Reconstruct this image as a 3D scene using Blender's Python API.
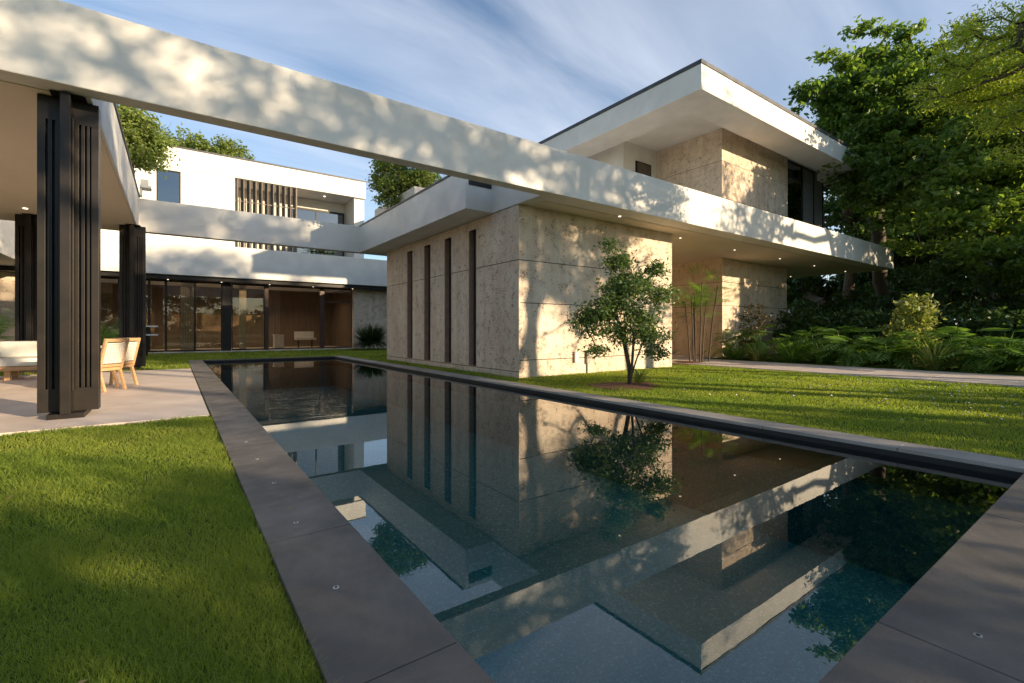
import bpy, math, random
import numpy as np
from mathutils import Vector, Matrix
random.seed(7)
RNG = np.random.default_rng(11)
sc = bpy.context.scene
col = sc.collection
for o in list(bpy.data.objects): bpy.data.objects.remove(o)

# ---------------------------------------------------------------- camera
H = 1.2; FPX = 469.0; PSI = math.atan(337/469); CC, SS = math.cos(PSI), math.sin(PSI)
cd = bpy.data.cameras.new('camera'); cam = bpy.data.objects.new('camera', cd); col.objects.link(cam)
cam.location = (0, 0, H); cam.rotation_euler = (math.radians(90), 0, -PSI)
cd.sensor_width = 36; cd.lens = FPX/1024*36; cd.shift_y = -11.5/1024
cd.clip_start = 0.05; cd.clip_end = 3000
sc.camera = cam
sc.render.resolution_x = 1024; sc.render.resolution_y = 683

# ---------------------------------------------------------------- light
SUN = Vector((0.57, -1.0, 0.262)).normalized()          # towards the sun
SEL = math.asin(SUN.z); SAZ = math.atan2(SUN.x, SUN.y)
w = bpy.data.worlds.new('World'); sc.world = w; w.use_nodes = True
nt = w.node_tree; N = nt.nodes; L = nt.links
for n in list(N): N.remove(n)
def nn(t, **k):
    n = N.new(t)
    for a, b in k.items(): setattr(n, a, b)
    return n
def mathn(op, a, b=None):
    n = nn('ShaderNodeMath', operation=op)
    for i, v in enumerate((a, b)):
        if v is None: continue
        if isinstance(v, (int, float)): n.inputs[i].default_value = v
        else: L.new(v, n.inputs[i])
    return n.outputs[0]
sky = nn('ShaderNodeTexSky', sky_type='NISHITA', sun_disc=False)
sky.sun_elevation = SEL; sky.sun_rotation = SAZ
sky.air_density = 1.0; sky.dust_density = 0.3; sky.ozone_density = 2.6
tc = nn('ShaderNodeTexCoord'); sep = nn('ShaderNodeSeparateXYZ'); L.new(tc.outputs['Generated'], sep.inputs[0])
zz = mathn('MAXIMUM', mathn('ADD', sep.outputs[2], 0.12), 0.05)
cmb = nn('ShaderNodeCombineXYZ')
L.new(mathn('DIVIDE', sep.outputs[0], zz), cmb.inputs[0]); L.new(mathn('DIVIDE', sep.outputs[1], zz), cmb.inputs[1])
mp = nn('ShaderNodeMapping'); mp.inputs['Rotation'].default_value = (0, 0, math.radians(28)); mp.inputs['Scale'].default_value = (0.55, 1.9, 1)
L.new(cmb.outputs[0], mp.inputs[0])
n1 = nn('ShaderNodeTexNoise'); n1.inputs['Scale'].default_value = 1.15; n1.inputs['Detail'].default_value = 9; n1.inputs['Roughness'].default_value = .52; n1.inputs['Distortion'].default_value = .7
L.new(mp.outputs[0], n1.inputs['Vector'])
n2 = nn('ShaderNodeTexNoise'); n2.inputs['Scale'].default_value = .45; n2.inputs['Detail'].default_value = 3
L.new(cmb.outputs[0], n2.inputs['Vector'])
cl = mathn('ADD', mathn('MULTIPLY', n1.outputs[0], .75), mathn('MULTIPLY', n2.outputs[0], .45))
# more veil towards the east
cl = mathn('ADD', cl, mathn('MULTIPLY', sep.outputs[0], .13))
rp = nn('ShaderNodeValToRGB'); rp.color_ramp.elements[0].position = .50; rp.color_ramp.elements[1].position = .98
rp.color_ramp.elements[0].color = (0, 0, 0, 1); rp.color_ramp.elements[1].color = (.75, .75, .75, 1)
L.new(cl, rp.inputs[0])
mx = nn('ShaderNodeMix', data_type='RGBA'); L.new(rp.outputs[0], mx.inputs[0]); L.new(sky.outputs[0], mx.inputs[6])
mx.inputs[7].default_value = (5.6, 5.8, 6.4, 1)
bg = nn('ShaderNodeBackground'); bg.inputs[1].default_value = 0.115; L.new(mx.outputs[2], bg.inputs[0])
wo = nn('ShaderNodeOutputWorld'); L.new(bg.outputs[0], wo.inputs[0])
sl = bpy.data.lights.new('sun', 'SUN'); sl.energy = 5.0; sl.angle = math.radians(.55); sl.color = (1, .80, .54)
so = bpy.data.objects.new('sun', sl); col.objects.link(so); so.rotation_euler = SUN.to_track_quat('Z', 'Y').to_euler()
so.location = (20, -40, 30)
sc.view_settings.view_transform = 'Standard'; sc.view_settings.look = 'None'; sc.view_settings.gamma = 1
sc.view_settings.exposure = 0.88
sc.cycles.max_bounces = 8; sc.cycles.transparent_max_bounces = 12

# ---------------------------------------------------------------- helpers
def at(u, v, d):
    l = (u-512)/FPX*d
    return Vector((d*SS+l*CC, d*CC-l*SS, H+(330-v)/FPX*d))
def tag(o, label=None, cat=None, group=None, kind=None):
    if label: o['label'] = label
    if cat: o['category'] = cat
    if group: o['group'] = group
    if kind: o['kind'] = kind
    return o
def empty(name, loc=(0, 0, 0), rz=0):
    o = bpy.data.objects.new(name, None); o.empty_display_size = .2
    o.location = loc; o.rotation_euler = (0, 0, rz); col.objects.link(o); return o
def copy_tree(o, parent=None):
    c = o.copy(); col.objects.link(c)
    if parent: c.parent = parent
    for ch in o.children: copy_tree(ch, c)
    return c
def np_mesh(name, V, F, mat, parent=None, smooth=False):
    V = np.asarray(V, dtype=np.float32).reshape(-1, 3); F = np.asarray(F, dtype=np.int32)
    k = F.shape[1]; me = bpy.data.meshes.new(name)
    me.vertices.add(len(V)); me.vertices.foreach_set('co', V.ravel())
    me.loops.add(F.size); me.loops.foreach_set('vertex_index', F.ravel())
    me.polygons.add(len(F)); me.polygons.foreach_set('loop_start', np.arange(0, F.size, k, dtype=np.int32))
    me.polygons.foreach_set('loop_total', np.full(len(F), k, dtype=np.int32))
    if smooth: me.polygons.foreach_set('use_smooth', np.ones(len(F), dtype=bool))
    me.update(calc_edges=True); me.validate()
    me.materials.append(mat)
    o = bpy.data.objects.new(name, me); col.objects.link(o)
    if parent: o.parent = parent
    return o
class MB:
    def __init__(s): s.V = []; s.F = []
    def box(s, x0, y0, z0, x1, y1, z1):
        b = len(s.V)
        s.V += [(x0,y0,z0),(x1,y0,z0),(x1,y1,z0),(x0,y1,z0),(x0,y0,z1),(x1,y0,z1),(x1,y1,z1),(x0,y1,z1)]
        s.F += [(b,b+3,b+2,b+1),(b+4,b+5,b+6,b+7),(b,b+1,b+5,b+4),(b+1,b+2,b+6,b+5),(b+2,b+3,b+7,b+6),(b+3,b,b+4,b+7)]
        return s
    def obox(s, c, size, rot):
        b = len(s.V); M = rot; c = Vector(c)
        for z in (-1, 1):
            for x, y in ((-1,-1),(1,-1),(1,1),(-1,1)):
                s.V.append(tuple(c + M @ Vector((x*size[0]/2, y*size[1]/2, z*size[2]/2))))
        s.F += [(b,b+3,b+2,b+1),(b+4,b+5,b+6,b+7),(b,b+1,b+5,b+4),(b+1,b+2,b+6,b+5),(b+2,b+3,b+7,b+6),(b+3,b,b+4,b+7)]
        return s
    def bar(s, p, q, wx, wy):
        p, q = Vector(p), Vector(q); d = q-p; R = d.to_track_quat('Z', 'Y').to_matrix()
        return s.obox((p+q)/2, (wx, wy, d.length), R)
    def rects(s, R, z0, z1):
        xs = sorted({r[0] for r in R} | {r[2] for r in R}); ys = sorted({r[1] for r in R} | {r[3] for r in R})
        def ins(i, j):
            if i < 0 or j < 0 or i >= len(xs)-1 or j >= len(ys)-1: return False
            cx = (xs[i]+xs[i+1])/2; cy = (ys[j]+ys[j+1])/2
            return any(r[0] < cx < r[2] and r[1] < cy < r[3] for r in R)
        vid = {}
        def v(i, j, z):
            k = (i, j, z)
            if k not in vid: vid[k] = len(s.V); s.V.append((xs[i], ys[j], z))
            return vid[k]
        for i in range(len(xs)-1):
            for j in range(len(ys)-1):
                if not ins(i, j): continue
                s.F.append((v(i,j,z1), v(i+1,j,z1), v(i+1,j+1,z1), v(i,j+1,z1)))
                s.F.append((v(i,j,z0), v(i,j+1,z0), v(i+1,j+1,z0), v(i+1,j,z0)))
                if not ins(i, j-1): s.F.append((v(i,j,z0), v(i+1,j,z0), v(i+1,j,z1), v(i,j,z1)))
                if not ins(i+1, j): s.F.append((v(i+1,j,z0), v(i+1,j+1,z0), v(i+1,j+1,z1), v(i+1,j,z1)))
                if not ins(i, j+1): s.F.append((v(i+1,j+1,z0), v(i,j+1,z0), v(i,j+1,z1), v(i+1,j+1,z1)))
                if not ins(i-1, j): s.F.append((v(i,j+1,z0), v(i,j,z0), v(i,j,z1), v(i,j+1,z1)))
        return s
    def cyl(s, c, r, z0, z1, n=16):
        b = len(s.V)
        for z in (z0, z1):
            for k in range(n):
                a = 2*math.pi*k/n; s.V.append((c[0]+r*math.cos(a), c[1]+r*math.sin(a), z))
        for k in range(n):
            k2 = (k+1) % n; s.F.append((b+k, b+k2, b+n+k2, b+n+k))
        s.F.append(tuple(b+n+k for k in range(n))); s.F.append(tuple(b+n-1-k for k in range(n)))
        return s
    def build(s, name, mat, parent=None, bevel=0):
        me = bpy.data.meshes.new(name); me.from_pydata(s.V, [], s.F); me.update(); me.materials.append(mat)
        o = bpy.data.objects.new(name, me); col.objects.link(o)
        if parent: o.parent = parent
        if bevel:
            m = o.modifiers.new('bevel', 'BEVEL'); m.width = bevel; m.segments = 2; m.limit_method = 'ANGLE'; m.angle_limit = math.radians(40)
        return o

# ---------------------------------------------------------------- materials
def mat(name):
    m = bpy.data.materials.new(name); m.use_nodes = True
    t = m.node_tree; t.nodes.clear()
    out = t.nodes.new('ShaderNodeOutputMaterial')
    return m, t, out
def ND(t, ty, **k):
    n = t.nodes.new(ty)
    for a, b in k.items():
        if a in n.inputs: n.inputs[a].default_value = b
        else: setattr(n, a, b)
    return n
def ramp(t, src, a, b, ca, cb):
    r = t.nodes.new('ShaderNodeValToRGB'); e = r.color_ramp.elements
    e[0].position = a; e[1].position = b; e[0].color = (*ca, 1); e[1].color = (*cb, 1)
    t.links.new(src, r.inputs[0]); return r.outputs[0]
def mixc(t, fac, a, b, blend='MIX'):
    m = t.nodes.new('ShaderNodeMix'); m.data_type = 'RGBA'; m.blend_type = blend
    for i, v in ((0, fac), (6, a), (7, b)):
        if isinstance(v, (int, float)): m.inputs[i].default_value = v
        elif isinstance(v, tuple): m.inputs[i].default_value = (*v, 1)
        else: t.links.new(v, m.inputs[i])
    return m.outputs[2]
def simple(name, c1, c2, scale=3, rough=.6, bump=0.0, bscale=40, metal=0, detail=6, spec=.4, stretch=None):
    m, t, out = mat(name)
    co = ND(t, 'ShaderNodeTexCoord'); src = co.outputs['Object']
    if stretch:
        mp = ND(t, 'ShaderNodeMapping'); mp.inputs['Scale'].default_value = stretch; t.links.new(src, mp.inputs[0]); src = mp.outputs[0]
    n = ND(t, 'ShaderNodeTexNoise', Scale=scale, Detail=detail); t.links.new(src, n.inputs['Vector'])
    p = ND(t, 'ShaderNodeBsdfPrincipled', Roughness=rough, Metallic=metal); p.inputs['Specular IOR Level'].default_value = spec
    t.links.new(ramp(t, n.outputs[0], .3, .7, c1, c2), p.inputs['Base Color'])
    if bump:
        b = ND(t, 'ShaderNodeTexNoise', Scale=bscale, Detail=5); t.links.new(src, b.inputs['Vector'])
        bn = ND(t, 'ShaderNodeBump', Strength=bump, Distance=.01); t.links.new(b.outputs[0], bn.inputs['Height']); t.links.new(bn.outputs[0], p.inputs['Normal'])
    t.links.new(p.outputs[0], out.inputs[0]); return m
def coral(name, base, dark, pale):
    m, t, out = mat(name)
    co = ND(t, 'ShaderNodeTexCoord'); o = co.outputs['Object']
    big = ND(t, 'ShaderNodeTexNoise', Scale=.8, Detail=6, Roughness=.6); t.links.new(o, big.inputs['Vector'])
    fine = ND(t, 'ShaderNodeTexNoise', Scale=14, Detail=8, Roughness=.7); t.links.new(o, fine.inputs['Vector'])
    c = ramp(t, big.outputs[0], .32, .68, base, pale)
    c = mixc(t, ramp(t, fine.outputs[0], .42, .66, (0, 0, 0), (.55, .55, .55)), c, pale)
    # pits in drifts
    dn = ND(t, 'ShaderNodeTexNoise', Scale=5, Detail=4); t.links.new(o, dn.inputs['Vector'])
    vmx = ND(t, 'ShaderNodeVectorMath', operation='MULTIPLY_ADD'); t.links.new(dn.outputs['Color'], vmx.inputs[0]); vmx.inputs[1].default_value = (.22, .22, .22); t.links.new(o, vmx.inputs[2])
    vo = ND(t, 'ShaderNodeTexVoronoi', Scale=12); t.links.new(vmx.outputs[0], vo.inputs['Vector'])
    vo2 = ND(t, 'ShaderNodeTexVoronoi', Scale=30); t.links.new(vmx.outputs[0], vo2.inputs['Vector'])
    msk = ND(t, 'ShaderNodeTexNoise', Scale=4.2, Detail=5); t.links.new(o, msk.inputs['Vector'])
    def mm(op, a, b=None):
        n = ND(t, 'ShaderNodeMath', operation=op)
        for i, v in enumerate((a, b)):
            if v is None: continue
            if isinstance(v, (int, float)): n.inputs[i].default_value = v
            else: t.links.new(v, n.inputs[i])
        return n.outputs[0]
    thr = mm('MULTIPLY', mm('SUBTRACT', msk.outputs[0], .42), 1.25)
    pit = ramp(t, mm('SUBTRACT', vo.outputs[0], thr), 0.0, .07, (1, 1, 1), (0, 0, 0))
    thr2 = mm('MULTIPLY', mm('SUBTRACT', msk.outputs[0], .33), 1.2)
    pit2 = ramp(t, mm('SUBTRACT', vo2.outputs[0], thr2), 0.0, .10, (.7, .7, .7), (0, 0, 0))
    pit = mm('MAXIMUM', pit, pit2)
    c = mixc(t, mm('MULTIPLY', pit, .6), c, dark)
    st = ND(t, 'ShaderNodeMapping'); st.inputs['Scale'].default_value = (2.2, 2.2, .25); t.links.new(o, st.inputs[0])
    sn = ND(t, 'ShaderNodeTexNoise', Scale=1.6, Detail=5); t.links.new(st.outputs[0], sn.inputs['Vector'])
    c = mixc(t, 1.0, c, ramp(t, sn.outputs[0], .25, .6, (.86, .82, .79), (1, 1, 1)), 'MULTIPLY')
    p = ND(t, 'ShaderNodeBsdfPrincipled', Roughness=.85); p.inputs['Specular IOR Level'].default_value = .2
    t.links.new(c, p.inputs['Base Color'])
    hgt = mm('SUBTRACT', mm('MULTIPLY', fine.outputs[0], .25), pit)
    bn = ND(t, 'ShaderNodeBump', Strength=.8, Distance=.02); t.links.new(hgt, bn.inputs['Height']); t.links.new(bn.outputs[0], p.inputs['Normal'])
    t.links.new(p.outputs[0], out.inputs[0]); return m
M = {}
M['stone'] = coral('coral_stone', (.60, .46, .34), (.19, .125, .085), (.77, .64, .50))
M['plaster'] = simple('white_plaster', (.67, .635, .575), (.77, .735, .675), 1.2, .75, .12, 60)
M['soffit'] = simple('soffit_plaster', (.66, .57, .46), (.71, .62, .51), .8, .8, .08, 60)
M['bronze'] = simple('dark_bronze', (.014, .011, .009), (.025, .019, .015), 4, .42, .05, 30, metal=.2, spec=.35)
M['reveal'] = simple('bronze_reveal', (.32, .20, .14), (.40, .26, .19), 5, .5)
M['slatbrown'] = simple('bronze_slat', (.12, .095, .075), (.17, .135, .105), 5, .5)
M['woodframe'] = simple('dark_wood_frame', (.055, .028, .018), (.09, .045, .028), 8, .45, stretch=(1, 1, .15))
M['greypanel'] = simple('grey_panel', (.16, .16, .16), (.2, .2, .195), 3, .6)
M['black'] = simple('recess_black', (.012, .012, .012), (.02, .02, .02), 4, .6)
M['cap'] = simple('roof_cap_metal', (.05, .05, .055), (.08, .08, .085), 3, .5, metal=.3)
M['coping'] = simple('basalt_coping', (.078, .067, .056), (.142, .123, .104), 1.7, .5, .25, 90, detail=9, spec=.45)
def stain(m, lo=.8, hi=1.25, sc=.7):
    t = m.node_tree; p = next(n for n in t.nodes if n.type == 'BSDF_PRINCIPLED'); src = p.inputs['Base Color'].links[0].from_socket
    co = ND(t, 'ShaderNodeTexCoord'); n = ND(t, 'ShaderNodeTexNoise', Scale=sc, Detail=10, Roughness=.72, Distortion=1.2); t.links.new(co.outputs['Object'], n.inputs['Vector'])
    c = mixc(t, 1.0, src, ramp(t, n.outputs[0], .35, .65, (lo,)*3, (hi,)*3), 'MULTIPLY'); t.links.new(c, p.inputs['Base Color'])
    n2 = ND(t, 'ShaderNodeTexNoise', Scale=2.2, Detail=6, Roughness=.7); t.links.new(co.outputs['Object'], n2.inputs['Vector'])
    t.links.new(ramp(t, n2.outputs[0], .35, .65, (.42,)*3, (.72,)*3), p.inputs['Roughness'])
M['edging'] = simple('basalt_sheen', (.26, .23, .20), (.36, .325, .285), 1.7, .6, .2, 90, detail=9)  # coping stone paled for the right strip, its grazing reflection put into the colour
stain(M['coping'], .75, 1.35); stain(M['plaster'], .93, 1.03, .5)
M['terrace'] = simple('terrace_stone', (.62, .49, .40), (.74, .61, .51), 1.6, .55, .08, 60, detail=8)
M['path'] = simple('path_stone', (.48, .40, .34), (.64, .54, .47), 3, .7, .2, 40)
M['soil'] = simple('soil', (.05, .085, .015), (.08, .12, .022), 3, 1, .3, 50, spec=.03)
M['mulch'] = simple('mulch', (.10, .035, .02), (.20, .08, .045), 40, .95, .9, 60)
M['interior'] = simple('interior_wood', (.15, .11, .08), (.21, .155, .115), 2, .5, stretch=(3, 3, .3))
M['cream'] = simple('cream_paint', (.62, .56, .48), (.68, .62, .54), 1, .7)
M['curtain'] = simple('curtain_cloth', (.50, .47, .36), (.60, .56, .44), 6, .9, stretch=(14, 14, .2))
M['teak'] = simple('teak', (.42, .24, .11), (.58, .36, .18), 10, .5, .1, 60, stretch=(1, 1, 6))
M['cushion'] = simple('cushion_cloth', (.70, .68, .60), (.76, .74, .66), 8, .95, .2, 200)
M['white'] = simple('white_lacquer', (.74, .73, .70), (.8, .79, .76), 2, .4)
M['bark'] = simple('bark', (.055, .040, .028), (.12, .09, .065), 9, .9, .8, 30, stretch=(1, 1, .25))
M['barkpale'] = simple('pale_bark', (.16, .12, .09), (.26, .20, .15), 12, .9, .6, 40, stretch=(1, 1, .3))
M['orange'] = simple('terracotta', (.45, .13, .04), (.55, .19, .07), 4, .8)
M['steel'] = simple('stud_steel', (.55, .54, .50), (.7, .68, .64), 9, .3, metal=.6)
def leafmat(name, c1, c2, c3, trans=.35, rough=.45, spec=.35):
    m, t, out = mat(name)
    g = ND(t, 'ShaderNodeNewGeometry')
    co = ND(t, 'ShaderNodeTexCoord'); n = ND(t, 'ShaderNodeTexNoise', Scale=.55, Detail=3); t.links.new(co.outputs['Object'], n.inputs['Vector'])
    c = mixc(t, g.outputs['Random Per Island'], c1, c2)
    c = mixc(t, ramp(t, n.outputs[0], .42, .62, (0, 0, 0), (.75, .75, .75)), c, c3)
    p = ND(t, 'ShaderNodeBsdfPrincipled', Roughness=rough); p.inputs['Specular IOR Level'].default_value = spec; t.links.new(c, p.inputs['Base Color'])
    tr = ND(t, 'ShaderNodeBsdfTranslucent'); t.links.new(mixc(t, .6, c, (.35, .5, .05), 'MIX') if False else mixc(t, 1.0, c, (1.6, 1.7, .7), 'MULTIPLY'), tr.inputs[0])
    ms = ND(t, 'ShaderNodeMixShader'); ms.inputs[0].default_value = trans
    t.links.new(p.outputs[0], ms.inputs[1]); t.links.new(tr.outputs[0], ms.inputs[2]); t.links.new(ms.outputs[0], out.inputs[0]); return m
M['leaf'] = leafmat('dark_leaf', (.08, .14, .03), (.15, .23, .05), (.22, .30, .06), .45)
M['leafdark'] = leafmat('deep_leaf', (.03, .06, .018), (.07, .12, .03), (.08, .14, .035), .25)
M['leafbright'] = leafmat('lime_leaf', (.20, .26, .04), (.32, .36, .06), (.26, .32, .05), .5)
M['leafsmall'] = leafmat('glossy_leaf', (.055, .105, .035), (.14, .20, .07), (.12, .19, .06), .35, .35)
M['leafhedge'] = leafmat('lobed_leaf', (.10, .19, .045), (.20, .31, .08), (.13, .23, .055), .4, .35)
M['leafroof'] = leafmat('roof_leaf', (.12, .17, .04), (.24, .28, .07), (.16, .22, .05), .35)
M['leafred'] = leafmat('bronze_leaf', (.05, .045, .03), (.09, .07, .04), (.07, .08, .03), .25)
M['leafvar'] = leafmat('variegated_leaf', (.12, .17, .05), (.42, .40, .14), (.25, .30, .08), .35)
M['spike'] = leafmat('spiky_leaf', (.03, .055, .02), (.06, .095, .03), (.05, .08, .03), .2, .35)
M['grass'] = leafmat('grass_blade', (.12, .19, .03), (.30, .36, .06), (.33, .35, .07), .5, .5, .25)
M['dryleaf'] = simple('dry_leaf', (.22, .13, .05), (.40, .30, .12), 20, .9)
M['petal'] = simple('petal', (.6, .55, .62), (.75, .7, .72), 30, .8)
ZWL = -.098
def glass(name, tint, ior=1.5, rough=0.0):
    m, t, out = mat(name)
    fr = ND(t, 'ShaderNodeFresnel', IOR=ior); tr = ND(t, 'ShaderNodeBsdfTransparent'); tr.inputs[0].default_value = (*tint, 1)
    gl = ND(t, 'ShaderNodeBsdfGlossy', Roughness=rough); gl.inputs[0].default_value = (1, 1, 1, 1)
    ms = ND(t, 'ShaderNodeMixShader'); t.links.new(fr.outputs[0], ms.inputs[0]); t.links.new(tr.outputs[0], ms.inputs[1]); t.links.new(gl.outputs[0], ms.inputs[2])
    t.links.new(ms.outputs[0], out.inputs[0]); return m, t, fr, gl
M['glass'] = glass('tinted_glass', (.82, .77, .70), 1.55)[0]
M['blueglass'] = glass('dark_glass', (.10, .12, .16), 2.6)[0]
m, t, fr, gl = glass('pool_water', (.60, .92, .92), 1.72)
co = ND(t, 'ShaderNodeTexCoord'); wv = ND(t, 'ShaderNodeTexNoise', Scale=3.2, Detail=3); t.links.new(co.outputs['Object'], wv.inputs['Vector'])
wm = ND(t, 'ShaderNodeTexNoise', Scale=.35, Detail=2); t.links.new(co.outputs['Object'], wm.inputs['Vector'])
gm = ND(t, 'ShaderNodeMapping'); gm.vector_type = 'TEXTURE'; gm.inputs['Location'].default_value = (1.9, 10.4, ZWL); gm.inputs['Scale'].default_value = (2.0, 3.2, 2); t.links.new(co.outputs['Object'], gm.inputs[0])
gg = ND(t, 'ShaderNodeTexGradient', gradient_type='SPHERICAL'); t.links.new(gm.outputs[0], gg.inputs[0])
wmp = ND(t, 'ShaderNodeMapping'); wmp.inputs['Scale'].default_value = (1, 3.4, 1); wmp.inputs['Rotation'].default_value = (0, 0, .5); t.links.new(co.outputs['Object'], wmp.inputs[0]); t.links.new(wmp.outputs[0], wv.inputs['Vector'])
am = ND(t, 'ShaderNodeMath', operation='MULTIPLY_ADD'); t.links.new(gg.outputs[1], am.inputs[0]); am.inputs[1].default_value = 70.0; am.inputs[2].default_value = 1.0
hm = ND(t, 'ShaderNodeMath', operation='MULTIPLY'); t.links.new(am.outputs[0], hm.inputs[0]); t.links.new(wv.outputs[0], hm.inputs[1])
bn = ND(t, 'ShaderNodeBump', Distance=.0004, Strength=.25); t.links.new(hm.outputs[0], bn.inputs['Height'])
t.links.new(bn.outputs[0], fr.inputs['Normal']); t.links.new(bn.outputs[0], gl.inputs['Normal'])
M['water'] = m
m, t, out = mat('pebble_plaster')
co = ND(t, 'ShaderNodeTexCoord'); v = ND(t, 'ShaderNodeTexVoronoi', Scale=55); t.links.new(co.outputs['Object'], v.inputs['Vector'])
sp = ND(t, 'ShaderNodeSeparateColor'); t.links.new(v.outputs['Color'], sp.inputs[0])
c = ramp(t, sp.outputs[0], .5, .95, (.03, .19, .18), (.14, .34, .32))
c2 = ramp(t, sp.outputs[1], .93, .97, (0, 0, 0), (1, 1, 1))
c = mixc(t, c2, c, (.42, .46, .44))
p = ND(t, 'ShaderNodeBsdfPrincipled', Roughness=.7); t.links.new(c, p.inputs['Base Color']); t.links.new(p.outputs[0], out.inputs[0]); M['pebble'] = m
m, t, out = mat('lamp_glow'); e = ND(t, 'ShaderNodeEmission', Strength=1.7); e.inputs[0].default_value = (1, .85, .62, 1); t.links.new(e.outputs[0], out.inputs[0]); M['glow'] = m

# ---------------------------------------------------------------- ground, pool, paving
PX0, PX1, PY0, PY1, ZW = .86, 6.0, .67, 22.3, -.098
BIG = 900
g = MB(); zs = -.035
for r in ((-BIG, -BIG, BIG, -.62), (-BIG, 22.5, BIG, BIG), (-BIG, -.62, .42, 22.5), (6.35, -.62, BIG, 22.5)):
    b = len(g.V); g.V += [(r[0], r[1], zs), (r[2], r[1], zs), (r[2], r[3], zs), (r[0], r[3], zs)]; g.F.append((b, b+1, b+2, b+3))
tag(g.build('ground', M['soil']), kind='structure')
p = MB()
PD = -1.35
p.V += [(PX0,PY0,PD),(PX1,PY0,PD),(PX1,PY1,PD),(PX0,PY1,PD),(PX0,PY0,-.06),(PX1,PY0,-.06),(PX1,PY1,-.06),(PX0,PY1,-.06)]
p.F += [(0,1,2,3),(0,4,5,1),(1,5,6,2),(2,6,7,3),(3,7,4,0)]
tag(p.build('pool_basin', M['pebble']), kind='structure')
wl = MB().rects([(PX0+.001,PY0+.001,PX1-.001,PY0+.02),(PX0+.001,PY1-.02,PX1-.001,PY1-.001),(PX0+.001,PY0+.02,PX0+.02,PY1-.02),(PX1-.02,PY0+.02,PX1-.001,PY1-.02)], -.42, -.041)
tag(wl.build('pool_wall', M['black']), kind='structure')
wv = MB(); wv.V += [(PX0+.021,PY0+.021,ZW),(PX1-.021,PY0+.021,ZW),(PX1-.021,PY1-.021,ZW),(PX0+.021,PY1-.021,ZW)]; wv.F.append((0,1,2,3))
tag(wv.build('water', M['water']), kind='structure')
cp = MB(); ed = MB(); gap = .003
ys = [-.62, .67, 1.59, 2.94] + [2.94+2.7*k for k in range(1, 8)]; ys = [y for y in ys if y < 22.2]+[22.5]
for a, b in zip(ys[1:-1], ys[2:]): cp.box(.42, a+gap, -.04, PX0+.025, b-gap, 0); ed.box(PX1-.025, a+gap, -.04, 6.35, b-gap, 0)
xs = [.42, 2.35, 4.3, 6.35]
for a, b in zip(xs[:-1], xs[1:]): cp.box(a+gap, -.62, -.04, b-gap, .69, 0)
for a, b in ((.89, 3.4), (3.4, 5.97)): cp.box(a, 22.27, -.04, b-gap, 22.5, 0)
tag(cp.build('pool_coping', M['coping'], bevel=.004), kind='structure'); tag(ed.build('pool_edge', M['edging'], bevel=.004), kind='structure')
te = MB()
for i in range(12):
    for j in range(6): te.box(.40-(i+1)*1.6+.003, 7.9+j*1.64+.003, -.12, .40-i*1.6-.003, 7.9+(j+1)*1.64-.003, 0)
tag(te.build('terrace', M['terrace'], bevel=.003), kind='structure')
pa = MB(); yy = -12
while yy < 11.4:
    pa.box(14.75, yy+.004, -.1, 17.9, yy+1.4-.004, .005); yy += 1.4
pa.box(14.0, 11.45, -.1, 26, 20, .02)
tag(pa.build('path', M['path'], bevel=.004), kind='structure')
ps_ = MB(); ps_.box(-14, 30.25, -.1, 14, 31.0-.03, .02); tag(ps_.build('north_path', M['cream']), kind='structure')
def disc(name, c, r, label=None):
    V = [(c[0], c[1], .03)]; F = []
    n = 22
    for k in range(n):
        a = 2*math.pi*k/n; rr = r*(1+.12*math.sin(3*a+c[0])+.06*math.sin(7*a)); V.append((c[0]+rr*math.cos(a), c[1]+rr*math.sin(a)*.85, -.02))
    for k in range(n): F.append((0, 1+k, 1+(k+1) % n))
    mb = MB(); mb.V = V; mb.F = F; return tag(mb.build(name, M['mulch']), kind='structure')
disc('mulch_bed', (8.05, 6.95), .85); disc('mulch_bed', (15.6, 10.4), 1.25)
bed = MB(); bed.box(18.0, -12, -.1, 27, 11.2, .01); tag(bed.build('planting_bed', M['soil']), kind='structure')

# ---------------------------------------------------------------- the villa
villa = empty('modern_villa', (10, 20, 0))
tag(villa, 'white and coral stone modern villa with long cantilevered flat roofs around the pool', 'house')
Mi = Matrix.Translation((-10, -20, 0))
def V_(mb, name, m, parent=None, bevel=0, label=None):
    mb.V = [(x-10, y-20, z) for x, y, z in mb.V]
    o = mb.build(name, m, parent or villa, bevel)
    if label: o['label'] = label
    return o
ZB, ZT = 4.42, 5.5
EX = 31.0
slab = MB().rects([(-20, 8.4, EX, 8.72), (-20, 8.72, -.95, 19.82), (7.10, 8.72, EX, 10.8), (6.25, 10.8, EX, 19.5), (-.95, 19.5, EX, 19.82), (12, 19.82, EX, 24)], ZB, ZT)
rs = V_(slab, 'roof_slab', M['plaster'], bevel=.012, label='long white roof slab and beam with open court over the pool')
# soffit finish, a thin render skin under the covered parts
sf = MB().rects([(7.45, 9.0, EX-.35, 19.6)], ZB-.012, ZB-.002); V_(sf, 'soffit', M['soffit'], rs)
sf = MB().rects([(-19.6, 8.75, -1.0, 19.75)], ZB-.012, ZB-.002); V_(sf, 'soffit', M['soffit'], rs)
for r_e in ((6.22, 10.95, 6.42, 19.85), (-1.12, 8.75, -.92, 19.45)): V_(MB().rects([r_e], ZT+.001, ZT+.05), 'roof_edge', M['cap'], rs)
sc_ = MB().box(6.34, 10.78, 5.07, 7.06, 10.83, 5.35); V_(sc_, 'overflow_slot', M['black'], rs)
q_l = MB().box(-.92, 19.0, 5.75, -.62, 19.45, 5.82); q_l.box(-.9, 19.05, 5.82, -.7, 19.4, 6.02); q_l.box(-.92, 19.1, 5.51, -.86, 19.4, 5.75); V_(q_l, 'roof_ledge', M['plaster'])
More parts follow.
